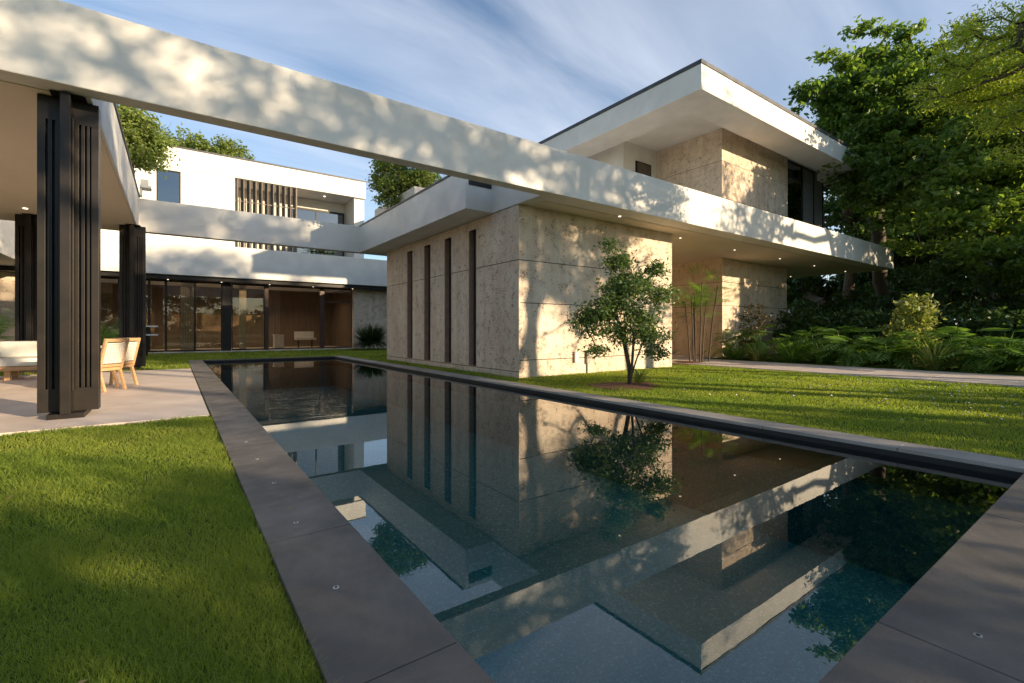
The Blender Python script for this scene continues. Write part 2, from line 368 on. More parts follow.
# stone pavilion with four slots
WX, WY0, WX1, WY1 = 7.13, 9.62, 13.5, 18.8
SL = [(11.70, 12.15), (13.22, 13.70), (14.72, 15.24), (16.22, 16.73)]
core = MB(); g2 = .02
core.box(WX+.3, WY0+.03, 0, WX1-.03, WY1-.03, ZB-.003)
edges = [WY0+.02]
for a, b in SL: edges += [a, b]
edges.append(WY1-.03)
for i in range(0, len(edges), 2): core.box(WX+.02, edges[i], 0, WX+.299, edges[i+1], ZB-.003)
for a, b in SL: core.box(WX+.02, a, 0, WX+.299, b, .12); core.box(WX+.02, a, 4.15, WX+.299, b, ZB-.003)
V_(core, 'wall_core', M['black'])
pn = MB(); zj = [0, .125, 3.0, ZB-.004]
ye = [WY0-.0] + [e for s_ in SL for e in s_] + [WY1]
for k in range(3):
    z0, z1 = zj[k]+(g2/2 if k else -.03), zj[k+1]-g2/2
    if k == 0: pn.box(WX, WY0, z0, WX+.03, WY1, z1); continue
    for i in range(0, len(ye), 2):
        if k == 2:
            pn.box(WX, ye[i], z0, WX+.03, ye[i+1], z1)
        else: pn.box(WX, ye[i], z0, WX+.03, ye[i+1], z1)
for a, b in SL: pn.box(WX, a, 4.15, WX+.03, b, zj[3]-g2/2)
zs_ = [0, .42, 1.9, 3.0, ZB-.004]; xj = [WX+.03, 10.3, WX1]
for k in range(4):
    z0, z1 = zs_[k]-(.03 if k == 0 else -g2/2), zs_[k+1]-g2/2
    for i in range(2): pn.box(xj[i]+(0 if i == 0 else .002), WY0, z0, xj[i+1], WY0+.03, z1)
    pn.box(WX1-.03, WY0+.03, z0, WX1, WY1, z1)
pw = V_(pn, 'stone_wall', M['stone'], label='pitted coral stone pavilion wall with four tall slot windows')
for a, b in SL:
    f_ = MB(); f_.box(WX+.005, b-.03, .125, WX+.2, b-.002, 4.148); f_.box(WX+.005, a+.002, .125, WX+.2, a+.03, 4.148)
    f_.box(WX+.005, a+.03, .125, WX+.2, b-.03, .15)
    fo = V_(f_, 'slot_window', M['reveal'], pw)
    q = MB().box(WX+.16, a+.031, .151, WX+.17, b-.031, 4.147); V_(q, 'pane', M['black'], fo)
ob = MB(); ob.box(9.02, WY0-.08, .30, 9.16, WY0-.004, .60); V_(ob, 'outlet_box', M['cream'], bevel=.01)
ob = MB(); ob.box(9.48, WY0-.08, .25, 9.6, WY0-.004, .6); ob.box(9.52, WY0-.05, -.02, 9.56, WY0-.02, .25); V_(ob, 'outlet_box', M['edging'], bevel=.005)
# entry walls and upper storey
def stone_box(x0, y0, x1, y1, z0, z1, joints, name='stone_wall', label=None, open_south=None):
    c_ = MB().box(x0+.02, y0+.02, z0, x1-.02, y1-.02, z1-.003); V_(c_, 'wall_core', M['black'])
    zz_ = [z0]+joints+[z1-.004]; q = MB()
    for k in range(len(zz_)-1):
        a = zz_[k]+(g2/2 if k else 0); b = zz_[k+1]-(g2/2 if k < len(zz_)-2 else 0)
        q.box(x0, y0, a, x0+.03, y1, b); q.box(x0+.03, y0, a, x1, y0+.03, b); q.box(x1-.03, y0+.03, a, x1, y1, b)
    return V_(q, name, M['stone'], label=label)
stone_box(19.8, 11.5, 25.9, 22, .0, ZB, [2.3, 3.35], label='coral stone entrance wall below the overhanging roof slab')
bk = MB().box(13.5, 19.0, 0, 19.8, 19.3, ZB-.003); V_(bk, 'back_wall', M['soffit'])
dr = MB().box(15.6, 18.93, .03, 17.4, 18.995, 3.2); dro = V_(dr, 'entrance_door', M['woodframe']); hd = MB().box(15.75, 18.87, .9, 15.8, 18.928, 2.3); V_(hd, 'handle', M['steel'], dro)
UZ = 10.2
stone_box(19.77, 11.5, 26.0, 15.0, ZT, UZ, [7.1, 8.75], label='dappled coral stone wall of the upper storey')
up = MB().box(17.3, 15.0, ZT, 30.6, 22, UZ); V_(up, 'upper_wall', M['plaster'])
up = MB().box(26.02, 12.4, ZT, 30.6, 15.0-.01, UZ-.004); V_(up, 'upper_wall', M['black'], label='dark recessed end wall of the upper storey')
wn = MB(); 
for x0, x1 in ((26.02, 26.1), (27.85, 27.95), (29.3, 29.38), (30.5, 30.6)): wn.box(x0, 11.56, ZT, x1, 11.66, UZ-.01)
wn.box(26.1, 11.57, UZ-.12, 30.5, 11.65, UZ-.012)
wno = V_(wn, 'upper_window', M['bronze'])
V_(MB().box(26.1, 11.60, ZT+.01, 27.85, 11.61, UZ-.125), 'pane', M['blueglass'], wno)
V_(MB().box(27.95, 11.60, ZT+.01, 30.5, 11.61, UZ-.125), 'infill_panel', M['greypanel'], wno)
sw = MB(); sw.box(18.15, 14.95, 8.4, 19.3, 14.995, 9.42); swo = V_(sw, 'small_window', M['bronze']); V_(MB().box(18.22, 14.935, 8.47, 19.23, 14.945, 9.35), 'pane', M['blueglass'], swo)
ur = MB().rects([(15.14, 9.58, 31.2, 10.9), (15.14, 10.9, 16.6, 24), (29.8, 10.9, 31.2, 24)], 9.75, 10.66)
uro = V_(ur, 'upper_roof', M['plaster'], bevel=.012, label='raised white flat roof with deep overhang and dark edge trim')
V_(MB().box(16.602, 10.902, UZ+.002, 29.798, 24, 10.6), 'soffit', M['plaster'], uro)
V_(MB().rects([(15.11, 9.55, 31.23, 24.03)], 10.662, 10.80), 'roof_edge', M['cap'], uro)
# north wing
NY = 31.0
nf = MB().box(-14, 30.0, 4.08, 13.6, 31.6, 5.80); V_(nf, 'parapet', M['plaster'], bevel=.012, label='pale rendered parapet band of the rear wing')
V_(MB().rects([(-14, 30.2, 13.6, 31.2)], 3.86, 4.07), 'door_track', M['bronze'])
nbk = MB(); nbk.box(-14, 36.5, 0, 13.6, 36.7, 4.05); V_(nbk, 'interior_wall', M['interior'])
nbk = MB(); nbk.box(-14, NY+.05, -.02, 13.6, 36.5, .015); V_(nbk, 'interior_floor', M['cream'])
nbk = MB(); nbk.box(-14, NY+.25, 4.0, 13.6, 36.5, 4.06); V_(nbk, 'interior_ceiling', M['cream'])
nst = MB(); nst.box(-14, NY, 0, -5.2, NY+.3, 1.9); nst.box(-14, NY, 1.912, -5.2, NY+.3, 3.855); V_(nst, 'stone_wall', M['stone'], label='coral stone wall behind the palm at the left edge')
nst = MB(); nst.box(9.5, NY, 0, 13.6, NY+.3, 1.9); nst.box(9.5, NY, 1.912, 13.6, NY+.3, 3.855); V_(nst, 'stone_wall', M['stone'], label='coral stone wall at the end of the glass doors')
nst = MB(); nst.box(9.52, NY+.3, 0, 9.6, 36.5, 4.0); V_(nst, 'interior_wall', M['interior'])
mull = [-4.9, -3.6, -2.3, -1.1, -.39, .89, 2.15, 2.7, 4.3, 4.5, 7.4, 7.62, 9.2, 9.5]
bays = [(-4.9,-3.6),(-3.6,-2.3),(-2.3,-1.1),(-1.1,-.39),(-.39,.89),(.89,2.15),(2.62,4.32),(4.45,7.45),(7.62,9.40)]
for x0, x1 in bays:
    f_ = MB(); wd = .05
    f_.box(x0+.002, NY, .03, x0+wd, NY+.1, 3.855); f_.box(x1-wd, NY, .03, x1-.002, NY+.1, 3.855)
    f_.box(x0+wd, NY+.01, .03, x1-wd, NY+.09, .12); f_.box(x0+wd, NY+.01, 3.78, x1-wd, NY+.09, 3.855)
    if x0 > 7: f_.box(x0+wd, NY+.012, 2.95, x1-wd, NY+.088, 3.02)
    fo = V_(f_, 'glass_door', M['woodframe'] if x0 > 4.4 else M['bronze'])
    V_(MB().box(x0+wd-.001, NY+.045, .10, x1-wd+.001, NY+.055, 3.80), 'pane', M['glass'], fo)
V_(MB().box(2.16, NY-.06, .02, 2.60, NY+.16, 3.855), 'pier', M['bronze']); V_(MB().box(4.325, NY-.02, .02, 4.445, NY+.14, 3.855), 'pier', M['woodframe'])
V_(MB().box(7.455, NY-.02, .02, 7.615, NY+.14, 3.855), 'pier', M['woodframe'])
cu = MB()
for i in range(9): cu.box(.25+i*.075, NY+.35+.03*(i % 2), .03, .25+i*.075+.06, NY+.42+.03*(i % 2), 3.95)
V_(cu, 'curtain', M['curtain'])
cu = MB()
for i in range(5): cu.box(3.05+i*.075, NY+.55+.03*(i % 2), .03, 3.05+i*.075+.06, NY+.62+.03*(i % 2), 3.95)
V_(cu, 'curtain', M['curtain'])
# upper rear storey
uw = MB(); Y = NY
uw.box(-14, Y, 5.8, -.80, Y+.3, 9.9); uw.box(-.80, Y, 5.8, .25, Y+.3, 6.6); uw.box(-.8, Y, 9.74, .25, Y+.3, 9.9); uw.box(.25, Y, 5.8, 2.78, Y+.3, 9.9)
V_(MB().box(9.6, Y+.2, 5.8, 10.25, Y+8, 9.9), 'end_wall', M['plaster'])
V_(uw, 'upper_wall', M['plaster'], label='sunlit white wall of the rear upper storey')
un = MB().box(-14, Y-.004, 9.915, 10.3, Y+9, 11.0); uno = V_(un, 'upper_roof', M['plaster'], bevel=.01, label='flat white roof band of the rear wing')
V_(MB().rects([(-14, Y-.04, 10.34, Y+9)], 11.002, 11.09), 'roof_edge', M['cap'], uno)
V_(MB().box(2.78, Y+2.2, 5.8, 9.6, Y+2.4, 9.9), 'balcony_wall', M['cream'])
wf = MB(); wf.box(-.8, Y+.06, 6.6, -.74, Y+.14, 9.74); wf.box(.19, Y+.06, 6.6, .25, Y+.14, 9.74); wf.box(-.74, Y+.06, 9.68, .19, Y+.14, 9.74)
wfo = V_(wf, 'window', M['bronze']); V_(MB().box(-.74, Y+.09, 6.6, .19, Y+.10, 9.68), 'pane', M['blueglass'], wfo)
lv = MB(); n = 11
for i in range(n):
    x = 2.86+i*(3.1/(n-1)); lv.obox((x, Y+.12, 7.84), (.05, .26, 4.08), Matrix.Rotation(math.radians(28), 3, 'Z'))
lv.box(2.79, Y+.09, 8.6, 6.0, Y+.13, 8.66); lv.box(6.0, Y+.02, 5.81, 6.08, Y+.26, 9.9)
V_(lv, 'louvre_screen', M['slatbrown'])
wf = MB()
for x0, x1 in ((6.12, 6.2), (7.62, 7.7), (9.4, 9.5)): wf.box(x0, Y+2.08, 5.81, x1, Y+2.18, 9.25)
wf.box(6.2, Y+2.09, 9.12, 9.4, Y+2.17, 9.25); wfo = V_(wf, 'balcony_door', M['bronze'])
V_(MB().box(6.2, Y+2.12, 5.81, 7.62, Y+2.13, 9.12), 'pane', M['blueglass'], wfo); V_(MB().box(7.7, Y+2.12, 5.81, 9.4, Y+2.13, 9.12), 'pane', M['blueglass'], wfo)
# west wing
V_(MB().box(-9, 20.4, 4.08, -5.3, 29.98, 5.8), 'parapet', M['plaster'], bevel=.01, label='white parapet of the left wing')
ww = MB(); ww.box(-6.9, 20.6, 0, -6.5, 25.4, 4.07); ww.box(-6.9, 26.6, 0, -6.5, 29.9, 4.07); V_(ww, 'stone_wall', M['stone'], label='coral stone wall of the left wing')
V_(MB().box(-6.8, 25.4, 0, -6.62, 26.6, 4.0), 'window', M['blueglass'])
# downlights
for x, y in ((10.2, 8.98), (14.3, 9.85), (18.2, 10.05), (22.1, 10.1), (25.9, 10.2), (29.8, 10.2), (30.0, 13.1), (24, 13.1)):
    V_(MB().cyl((x, y), .035, ZB-.022, ZB-.0125, 12), 'downlight', M['glow'])
for x, y in ((-3.2, 14.0), (-3.2, 17.5)): V_(MB().cyl((x, y), .05, ZB-.03, ZB-.0125, 12), 'downlight', M['glow'])
for i in range(5): V_(MB().cyl((-.3+i*2.4, 30.55), .035, 3.845, 3.858, 10), 'downlight', M['glow'])
for i in range(4):
    V_(MB().cyl((-1.2+i*2.9, 33.2), .06, 3.97, 3.998, 12), 'downlight', M['glow'])
    pl = bpy.data.lights.new('lamp_light', 'SPOT'); pl.energy = 90; pl.color = (1, .84, .66); pl.spot_size = math.radians(150); pl.spot_blend = .8; pl.shadow_soft_size = .08
    po = bpy.data.objects.new('lamp_light', pl); col.objects.link(po); po.location = (-1.2+i*2.9, 33.2, 3.93)
V_(MB().cyl((7.9, 31.9), .06, 9.87, 9.90, 10), 'downlight', M['glow'])
# slotted cross columns
def column(cx, cy):
    o = MB(); zt, zb_ = ZB-.02, .07; hw = .315
    cuts = [(-hw, -.235), (-.21, -.165), (-.14, -.055), (.06, .105), (.128, .165), (.188, .215), (.235, hw)]
    for a, b in cuts: o.box(cx+a, cy-.11, zb_+.32, cx+b, cy+.11, zt-.32)
    kc = MB().box(cx-hw+.02, cy-.03, zb_+.32, cx+hw-.02, cy+.03, zt-.32)
    for z0, z1 in ((zb_, zb_+.32), (zt-.32, zt)): o.box(cx-hw, cy-.11, z0, cx+hw, cy+.11, z1)
    o.box(cx-.052, cy-.38, zb_, cx+.052, cy-.112, zt); o.box(cx-.052, cy+.112, zb_, cx+.052, cy+.38, zt)
    for k in (-.075, .055): o.box(cx+k, cy-.30, zb_+.3, cx+k+.02, cy-.15, zt-.3)
    o.box(cx-.19, cy-.34, .0, cx+.19, cy+.34, zb_-.002); o.box(cx-.17, cy-.32, zt+.002, cx+.2, cy+.32, ZB-.013)
    co_ = V_(o, 'column', M['bronze'], bevel=.004, label='dark bronze slotted column standing on the terrace')
    V_(kc, 'core', M['black'], co_)  # core coloured black to give the shallow slots the shade of deep ones
    return co_
column(-1.2, 9.0); column(-1.06, 18.6); column(-3.27, 18.6)

# ---------------------------------------------------------------- furniture
def make_chair():
    r = empty('dining_chair')
    b = MB(); t_ = Matrix.Rotation(math.radians(14), 3, 'Y')
    for s in (-.24, .24): b.obox((.30, s, .73), (.05, .05, .62), t_)
    b.obox((.365, 0, 1.0), (.05, .43, .06), t_); b.obox((.25, 0, .50), (.05, .43, .05), t_)
    b.build('back_frame', M['teak'], r, .006)
    wv_ = MB()
    for i in range(13):
        wv_.obox((.262+i*.0075, 0, .56+i*.031), (.018, .43, .022), t_)
    for j in range(7): wv_.obox((.305, -.18+j*.06, .745), (.012, .018, .42), t_)
    wv_.build('woven_back', M['cream'], r)
    MB().box(-.24, -.26, .40, .24, .26, .46).build('seat_frame', M['teak'], r, .006)
    MB().box(-.23, -.24, .461, .20, .24, .53).build('seat_cushion', M['cushion'], r, .03)
    for sx, sy, lean in ((-.21, -.23, -.04), (-.21, .23, -.04), (.21, -.23, .12), (.21, .23, .12)):
        MB().bar((sx, sy, .42), (sx+lean, sy, 0), .05, .045).build('leg', M['teak'], r)
    return r
ch = make_chair(); ch.location = (-1.22, 12.3, 0); ch.rotation_euler = (0, 0, math.radians(-38))
tag(ch, 'nearer of the two teak chairs with woven backs beside the near column', 'chair', 'teak dining chairs')
c2 = copy_tree(ch); c2.location = (-1.08, 13.1, 0); tag(c2, 'farther of the two teak chairs with woven backs, behind the near one', 'chair', 'teak dining chairs')
tb = empty('dining_table', (-1.75, 13.9, 0)); tag(tb, 'white topped outdoor dining table mostly hidden behind the near column', 'table')
MB().box(-.36, -.6, .78, .36, .6, .84).build('table_top', M['white'], tb, .01)
for sx in (-.3, .3):
    for sy in (-.5, .5): MB().box(sx-.04, sy-.04, 0, sx+.04, sy+.04, .779).build('leg', M['teak'], tb)
so_ = empty('outdoor_sofa', (-4.0, 16.5, 0)); tag(so_, 'long outdoor sofa with off-white cushions on a teak base at the left edge', 'sofa')
MB().box(-1.9, -.45, .22, 1.35, .45, .32).build('base', M['teak'], so_, .01)
for sx in (-1.5, .75):
    MB().box(sx-.05, -.4, 0, sx+.05, -.3, .219).build('leg', M['teak'], so_); MB().box(sx-.05, .3, 0, sx+.05, .4, .219).build('leg', M['teak'], so_)
for x0, x1 in ((-1.88, -.28), (-.26, 1.33)):
    MB().box(x0, -.44, .325, x1, .43, .52).build('seat_cushion', M['cushion'], so_, .04)
    MB().box(x0, .15, .525, x1, .42, .92).build('back_cushion', M['cushion'], so_, .06)
def inside(name, label, cat, loc, parts):
    r = empty(name, loc); tag(r, label, cat)
    for nm, m_, f_ in parts:
        q = MB(); f_(q); q.build(nm, M[m_], r, .01)
inside('side_table', 'low white cube table behind the sliding glass door', 'table', (5.3, 32.6, 0), [('table_top', 'white', lambda q: q.box(-.3,-.3,.86,.3,.3,.92)), ('base', 'white', lambda q: q.box(-.27,-.27,.02,.27,.27,.859))])
inside('lounge_chair', 'low pale lounge chair inside behind the glass door', 'chair', (7.0, 33.2, 0), [('seat', 'white', lambda q: q.box(-.6,-.4,.55,.6,.4,.68)), ('leg', 'bronze', lambda q: q.box(-.45,-.05,.02,-.38,.05,.549)), ('leg', 'bronze', lambda q: q.box(.38,-.05,.02,.45,.05,.549)), ('backrest', 'white', lambda q: q.box(-.6,.3,.69,.6,.42,1.1))])
lp = empty('round_side_table', (-1.05, 27.0, 0)); tag(lp, 'two tier round white side table on the rear lawn beside the far column', 'table')
MB().cyl((0, 0), .42, 1.34, 1.40, 24).build('upper_tray', M['white'], lp); MB().cyl((0, 0), .42, .95, 1.01, 24).build('lower_tray', M['white'], lp); MB().cyl((0, 0), .05, 0, 1.339, 12).build('post', M['bronze'], lp)

# roof planters
def planter(x0, y0, x1, y1, z0, z1, label):
    r = empty('roof_planter', ((x0+x1)/2, (y0+y1)/2, z0)); tag(r, label, 'planter')
    a, b, hh = (x1-x0)/2, (y1-y0)/2, z1-z0
    q = MB().rects([(-a,-b,a,-b+.08),(-a,b-.08,a,b),(-a,-b,-a+.08,b),(a-.08,-b,a,b)], 0, hh); q.build('box', M['cream'], r, .01)
    MB().box(-a+.081, -b+.081, .02, a-.081, b-.081, hh-.08).build('soil', M['mulch'], r)
planter(6.75, 15.2, 8.3, 19.2, ZT+.002, 6.2, 'cream rooftop planter behind the edge of the pavilion roof')
planter(-3.2, 14.6, -1.5, 19.0, ZT+.002, 6.0, 'cream rooftop planter on the terrace roof')

# ---------------------------------------------------------------- vegetation builders
def leaf_geo(C, size, aspect=.5, upb=.6, rng=RNG, droop=0.0):
    n = len(C)
    nrm = rng.normal(size=(n, 3)); nrm[:, 2] += upb*1.6; nrm /= np.linalg.norm(nrm, axis=1)[:, None]
    d = rng.normal(size=(n, 3)); d[:, 2] -= droop; d -= (d*nrm).sum(1)[:, None]*nrm; d /= np.linalg.norm(d, axis=1)[:, None]
    s = np.cross(nrm, d); L_ = (size*rng.uniform(.65, 1.3, n))[:, None]; W_ = L_*aspect
    a = C-d*L_*.5; b = C+s*W_*.5+nrm*W_*.12; c = C+d*L_*.5; e = C-s*W_*.5+nrm*W_*.12
    V = np.stack([a, b, c, e], 1).reshape(-1, 3); F = np.arange(4*n).reshape(-1, 4)
    return V, F
def tube_geo(pts, rad, n=7):
    V = []; F = []
    pts = [Vector(p) for p in pts]
    for i, p in enumerate(pts):
        d = (pts[min(i+1, len(pts)-1)]-pts[max(i-1, 0)]).normalized()
        a = d.orthogonal().normalized() if i == 0 else (pa_-d*pa_.dot(d)).normalized()
        pa_ = a; b = d.cross(a)
        for k in range(n):
            t_ = 2*math.pi*k/n; V.append(tuple(p+(a*math.cos(t_)+b*math.sin(t_))*rad[i]))
    for i in range(len(pts)-1):
        for k in range(n):
            k2 = (k+1) % n; F.append((i*n+k, i*n+k2, (i+1)*n+k2, (i+1)*n+k))
    return V, F
def tree(name, label, cat, base, stems, crowns, nclump, nleaf, size, cr, leafm, barkm='bark', r0=.18, group=None, aspect=.5, seed=1, upb=.6, shell=.35, flat=.65, minr=.012):
    """stems: list of point lists (absolute); crowns: ellipsoids (cx,cy,cz,rx,ry,rz,weight)"""
    rng = np.random.default_rng(seed); rd = random.Random(seed)
    root = empty(name, base); tag(root, label, cat, group); B = Vector(base)
    nodes = []; par = []
    for s in stems:
        pv = -1
        for i in range(len(s)-1):
            p, q = Vector(s[i]), Vector(s[i+1]); k = max(1, int((q-p).length/ max(.25, cr)))
            for j in range(k):
                if i > 0 and j == 0: continue
                x = p.lerp(q, j/k)
                if pv >= 0: x = x+Vector((rd.gauss(0, 1), rd.gauss(0, 1), 0))*(q-p).length*.012
                nodes.append(x); par.append(pv); pv = len(nodes)-1
        nodes.append(Vector(s[-1])); par.append(pv)
    wts = np.array([c[6] if len(c) > 6 else c[3]*c[4]*c[5] for c in crowns], float); wts /= wts.sum()
    cl_ = []
    while len(cl_) < nclump:
        c = crowns[rng.choice(len(crowns), p=wts)]
        v = rng.normal(size=3); v /= np.linalg.norm(v); rr = (shell+(1-shell)*rng.random())**(.6) if shell else rng.random()**(1/3)
        q = Vector((c[0]+v[0]*c[3]*rr, c[1]+v[1]*c[4]*rr, c[2]+v[2]*c[5]*rr))
        if q.z > .2: cl_.append(q)
    o0 = Vector(stems[0][-1]); cl_.sort(key=lambda p: (p-o0).length)
    arr = np.array([tuple(n_) for n_ in nodes])
    ends = []
    for q in cl_:
        dd = ((arr-np.array(q))**2).sum(1) + np.maximum(0, arr[:, 2]-q.z)**2*2
        k = int(dd.argmin()); p = nodes[k]; m_ = p.lerp(q, .5)+Vector((rd.gauss(0, .08), rd.gauss(0, .08), -.06))*(q-p).length
        nodes.append(m_); par.append(k); nodes.append(q); par.append(len(nodes)-2); ends.append(len(nodes)-1)
        arr = np.vstack([arr, tuple(m_), tuple(q)])
    cnt = [0]*len(nodes)
    for e_ in ends:
        k = e_
        while k >= 0: cnt[k] += 1; k = par[k]
    mxc = max(cnt); rad = [max(minr, r0*(c_/mxc)**.45) for c_ in cnt]
    TV = []; TF = []
    for k in range(len(nodes)):
        if par[k] < 0: continue
        a, b = nodes[par[k]]-B, nodes[k]-B
        if (b-a).length < 1e-4: continue
        ra = min(rad[par[k]], rad[k]*1.35)
        V, F = tube_geo([a, b+(b-a).normalized()*rad[k]*.4], [ra, rad[k]], 6 if rad[k] > .03 else 4); o_ = len(TV); TV += V; TF += [tuple(i_+o_ for i_ in f) for f in F]
    np_mesh('trunk', TV, TF, M[barkm], root, True)
    Cn = np.array([tuple(c_-B) for c_ in cl_]); cs = cr*rng.uniform(.6, 1.35, len(Cn))
    P = np.repeat(Cn, nleaf, 0)+rng.normal(size=(len(Cn)*nleaf, 3))*np.repeat(cs, nleaf)[:, None]*np.array([.55, .55, .55*flat])
    V, F = leaf_geo(P, size, aspect, upb, rng)
    np_mesh('crown', V, F, M[leafm], root)
    return root
def blades(root, nb, length, width, mat_, up=(.3, 1.3), seed=0, curve=.6, name='foliage', z0=0.0, r0=.05, segs=4):
    rng = random.Random(seed); V = []; F = []
    for i in range(nb):
        a = rng.uniform(0, 2*math.pi); el = rng.uniform(*up); Ln = length*rng.uniform(.7, 1.15)
        h_ = Vector((math.cos(a), math.sin(a), 0)); s = Vector((-math.sin(a), math.cos(a), 0))
        p = h_*r0*rng.random()+Vector((0, 0, z0)); b0 = len(V)
        for k in range(segs+1):
            t_ = k/segs; wd = width*(1-t_)**.7*(.5 if k == 0 else 1)+.001
            V += [tuple(p-s*wd/2), tuple(p+s*wd/2)]
            e = el-curve*t_*1.6; p = p+(h_*math.cos(e)+Vector((0, 0, math.sin(e))))*Ln/segs
        for k in range(segs): q = b0+2*k; F.append((q, q+1, q+3, q+2))
    return np_mesh(name, V, F, mat_, root)
def lobed(root, nl, stem, leaf, mat_, seed=0, el=(.5, 1.35), name='foliage', lobes=9, lw=.09):
    """big leaves on arching stalks, each leaf a fan of narrow lobes along a midrib"""
    rng = random.Random(seed); V = []; F = []
    for i in range(nl):
        a = rng.uniform(0, 2*math.pi); e = rng.uniform(*el); S_ = stem*rng.uniform(.6, 1.15); Lf = leaf*rng.uniform(.75, 1.2)
        h_ = Vector((math.cos(a), math.sin(a), 0)); s = Vector((-math.sin(a), math.cos(a), 0)); up_ = Vector((0, 0, 1))
        p0 = Vector((0, 0, 0)); p1 = (h_*math.cos(e)+up_*math.sin(e))*S_
        b0 = len(V); V += [tuple(p0-s*.008), tuple(p0+s*.008), tuple(p1+s*.006), tuple(p1-s*.006)]; F.append((b0, b0+1, b0+2, b0+3))
        dirr = (h_*math.cos(e-1.1)+up_*math.sin(e-1.1)).normalized(); nrm = s.cross(dirr).normalized()
        for k in range(lobes):
            t_ = k/(lobes-1); c = p1+dirr*Lf*t_*.85-up_*Lf*.18*t_*t_
            ll = Lf*.62*math.sin(math.pi*(.22+.72*t_))
            for sg in (-1, 1):
                dl = (s*sg*.85+dirr*(.35+.4*t_)-up_*.22).normalized(); wv_ = dirr*Lf*lw
                b0 = len(V); V += [tuple(c-wv_*.45), tuple(c+dl*ll*.55-wv_*.6), tuple(c+dl*ll), tuple(c+dl*ll*.55+wv_*.6), ]
                F.append((b0, b0+1, b0+2, b0+3))
        b0 = len(V); q = p1+dirr*Lf; V += [tuple(p1-s*Lf*.06), tuple(p1+dirr*Lf*.5-s*Lf*.09), tuple(q-up_*Lf*.15), tuple(p1+dirr*Lf*.5+s*Lf*.09)]; F.append((b0, b0+1, b0+2, b0+3))
    return np_mesh(name, V, F, mat_, root)

# small tree in front of the pavilion
D0 = 10.2
def c_(u, v, d, rx, rz, w_=None, ry=None):
    p = at(u, v, d); return (p.x, p.y, p.z, rx, ry or rx, rz, w_ or rx*rx*rz)
B0 = (8.1, 6.85, 0)
st = [[B0, tuple(at(630, 352, D0)), tuple(at(618, 325, D0)), tuple(at(610, 290, D0))],
      [(8.16, 6.9, 0), tuple(at(640, 345, D0)), tuple(at(655, 315, D0)), tuple(at(660, 285, D0))],
      [(8.05, 6.8, 0), tuple(at(634, 350, D0-.1)), tuple(at(634, 320, D0-.1)), tuple(at(628, 280, D0-.1))]]
tree('small_tree', 'small multi-stemmed green tree on mulch in front of the stone pavilion wall', 'tree', B0, st,
     [c_(602, 312, D0, .5, .34, 2.8), c_(590, 326, D0, .38, .28, 1.5), c_(620, 330, D0, .4, .2, 1.2), c_(625, 290, D0, .55, .45, 4), c_(617, 262, D0, .3, .22, 1.4), c_(611, 245, D0, .10, .12, .4), c_(655, 270, D0, .22, .22, 1.1),
      c_(658, 295, D0, .38, .25, 1.6), c_(640, 318, D0, .45, .25, 2), c_(650, 335, D0, .35, .2, 1.1), c_(598, 350, D0-.1, .3, .1, .5), c_(655, 352, D0, .25, .16, .5), c_(625, 340, D0, .3, .2, .7)],
     330, 38, .085, .20, 'leafsmall', 'bark', .05, seed=3, aspect=.42, shell=.1, minr=.006)
sh = empty('low_shrub', (8.55, 6.95, 0)); tag(sh, 'low pale green shrub at the foot of the small tree', 'shrub')
blades(sh, 90, .42, .035, M['leafroof'], (.3, 1.4), 5, .5)
# spiky bush near the rear wing
sb = empty('spiky_bush', tuple(at(371, 349.5, 28.4))[:2]+(0,)); tag(sb, 'round dark spiky bush against the rear stone wall', 'bush')
blades(sb, 1100, 1.25, .06, M['spike'], (-.25, 1.57), 2, .5, z0=.45, r0=.55)
# palms at the left
for i, (x, y, s, lb) in enumerate(((-4.75, 21.6, 1.6, 'feathery green palm rising behind the white sofa'), (-2.1, 22.0, 1.35, 'dark feathery palm seen between the two columns'))):
    pr = empty('garden_palm', (x, y, 0)); tag(pr, lb, 'palm', 'garden palms')
    rng = random.Random(i); V = []; F = []
    for k in range(26):
        a = rng.uniform(0, 6.28); el = rng.uniform(.25, 1.4); Ln = s*rng.uniform(.8, 1.15); p = Vector((0, 0, .55*s)); h_ = Vector((math.cos(a), math.sin(a), 0)); sd = Vector((-math.sin(a), math.cos(a), 0))
        for j in range(20):
            t_ = j/20; e = el-t_*1.3; d = h_*math.cos(e)+Vector((0, 0, math.sin(e))); q = p+d*Ln/20
            for sg in (-1, 1):
                tip = p+(sd*sg+d*.7-Vector((0, 0, .35))).normalized()*Ln*.30*math.sin(.35+2.6*t_); b0 = len(V)
                V += [tuple(p), tuple(p.lerp(tip, .5)+d*.014), tuple(tip), tuple(p.lerp(tip, .5)-d*.014)]; F.append((b0, b0+1, b0+2, b0+3))
            p = q
    np_mesh('foliage', V, F, M['leafhedge'], pr)
    MB().cyl((0, 0), .12, 0, .55*s, 10).build('trunk', M['bark'], pr)
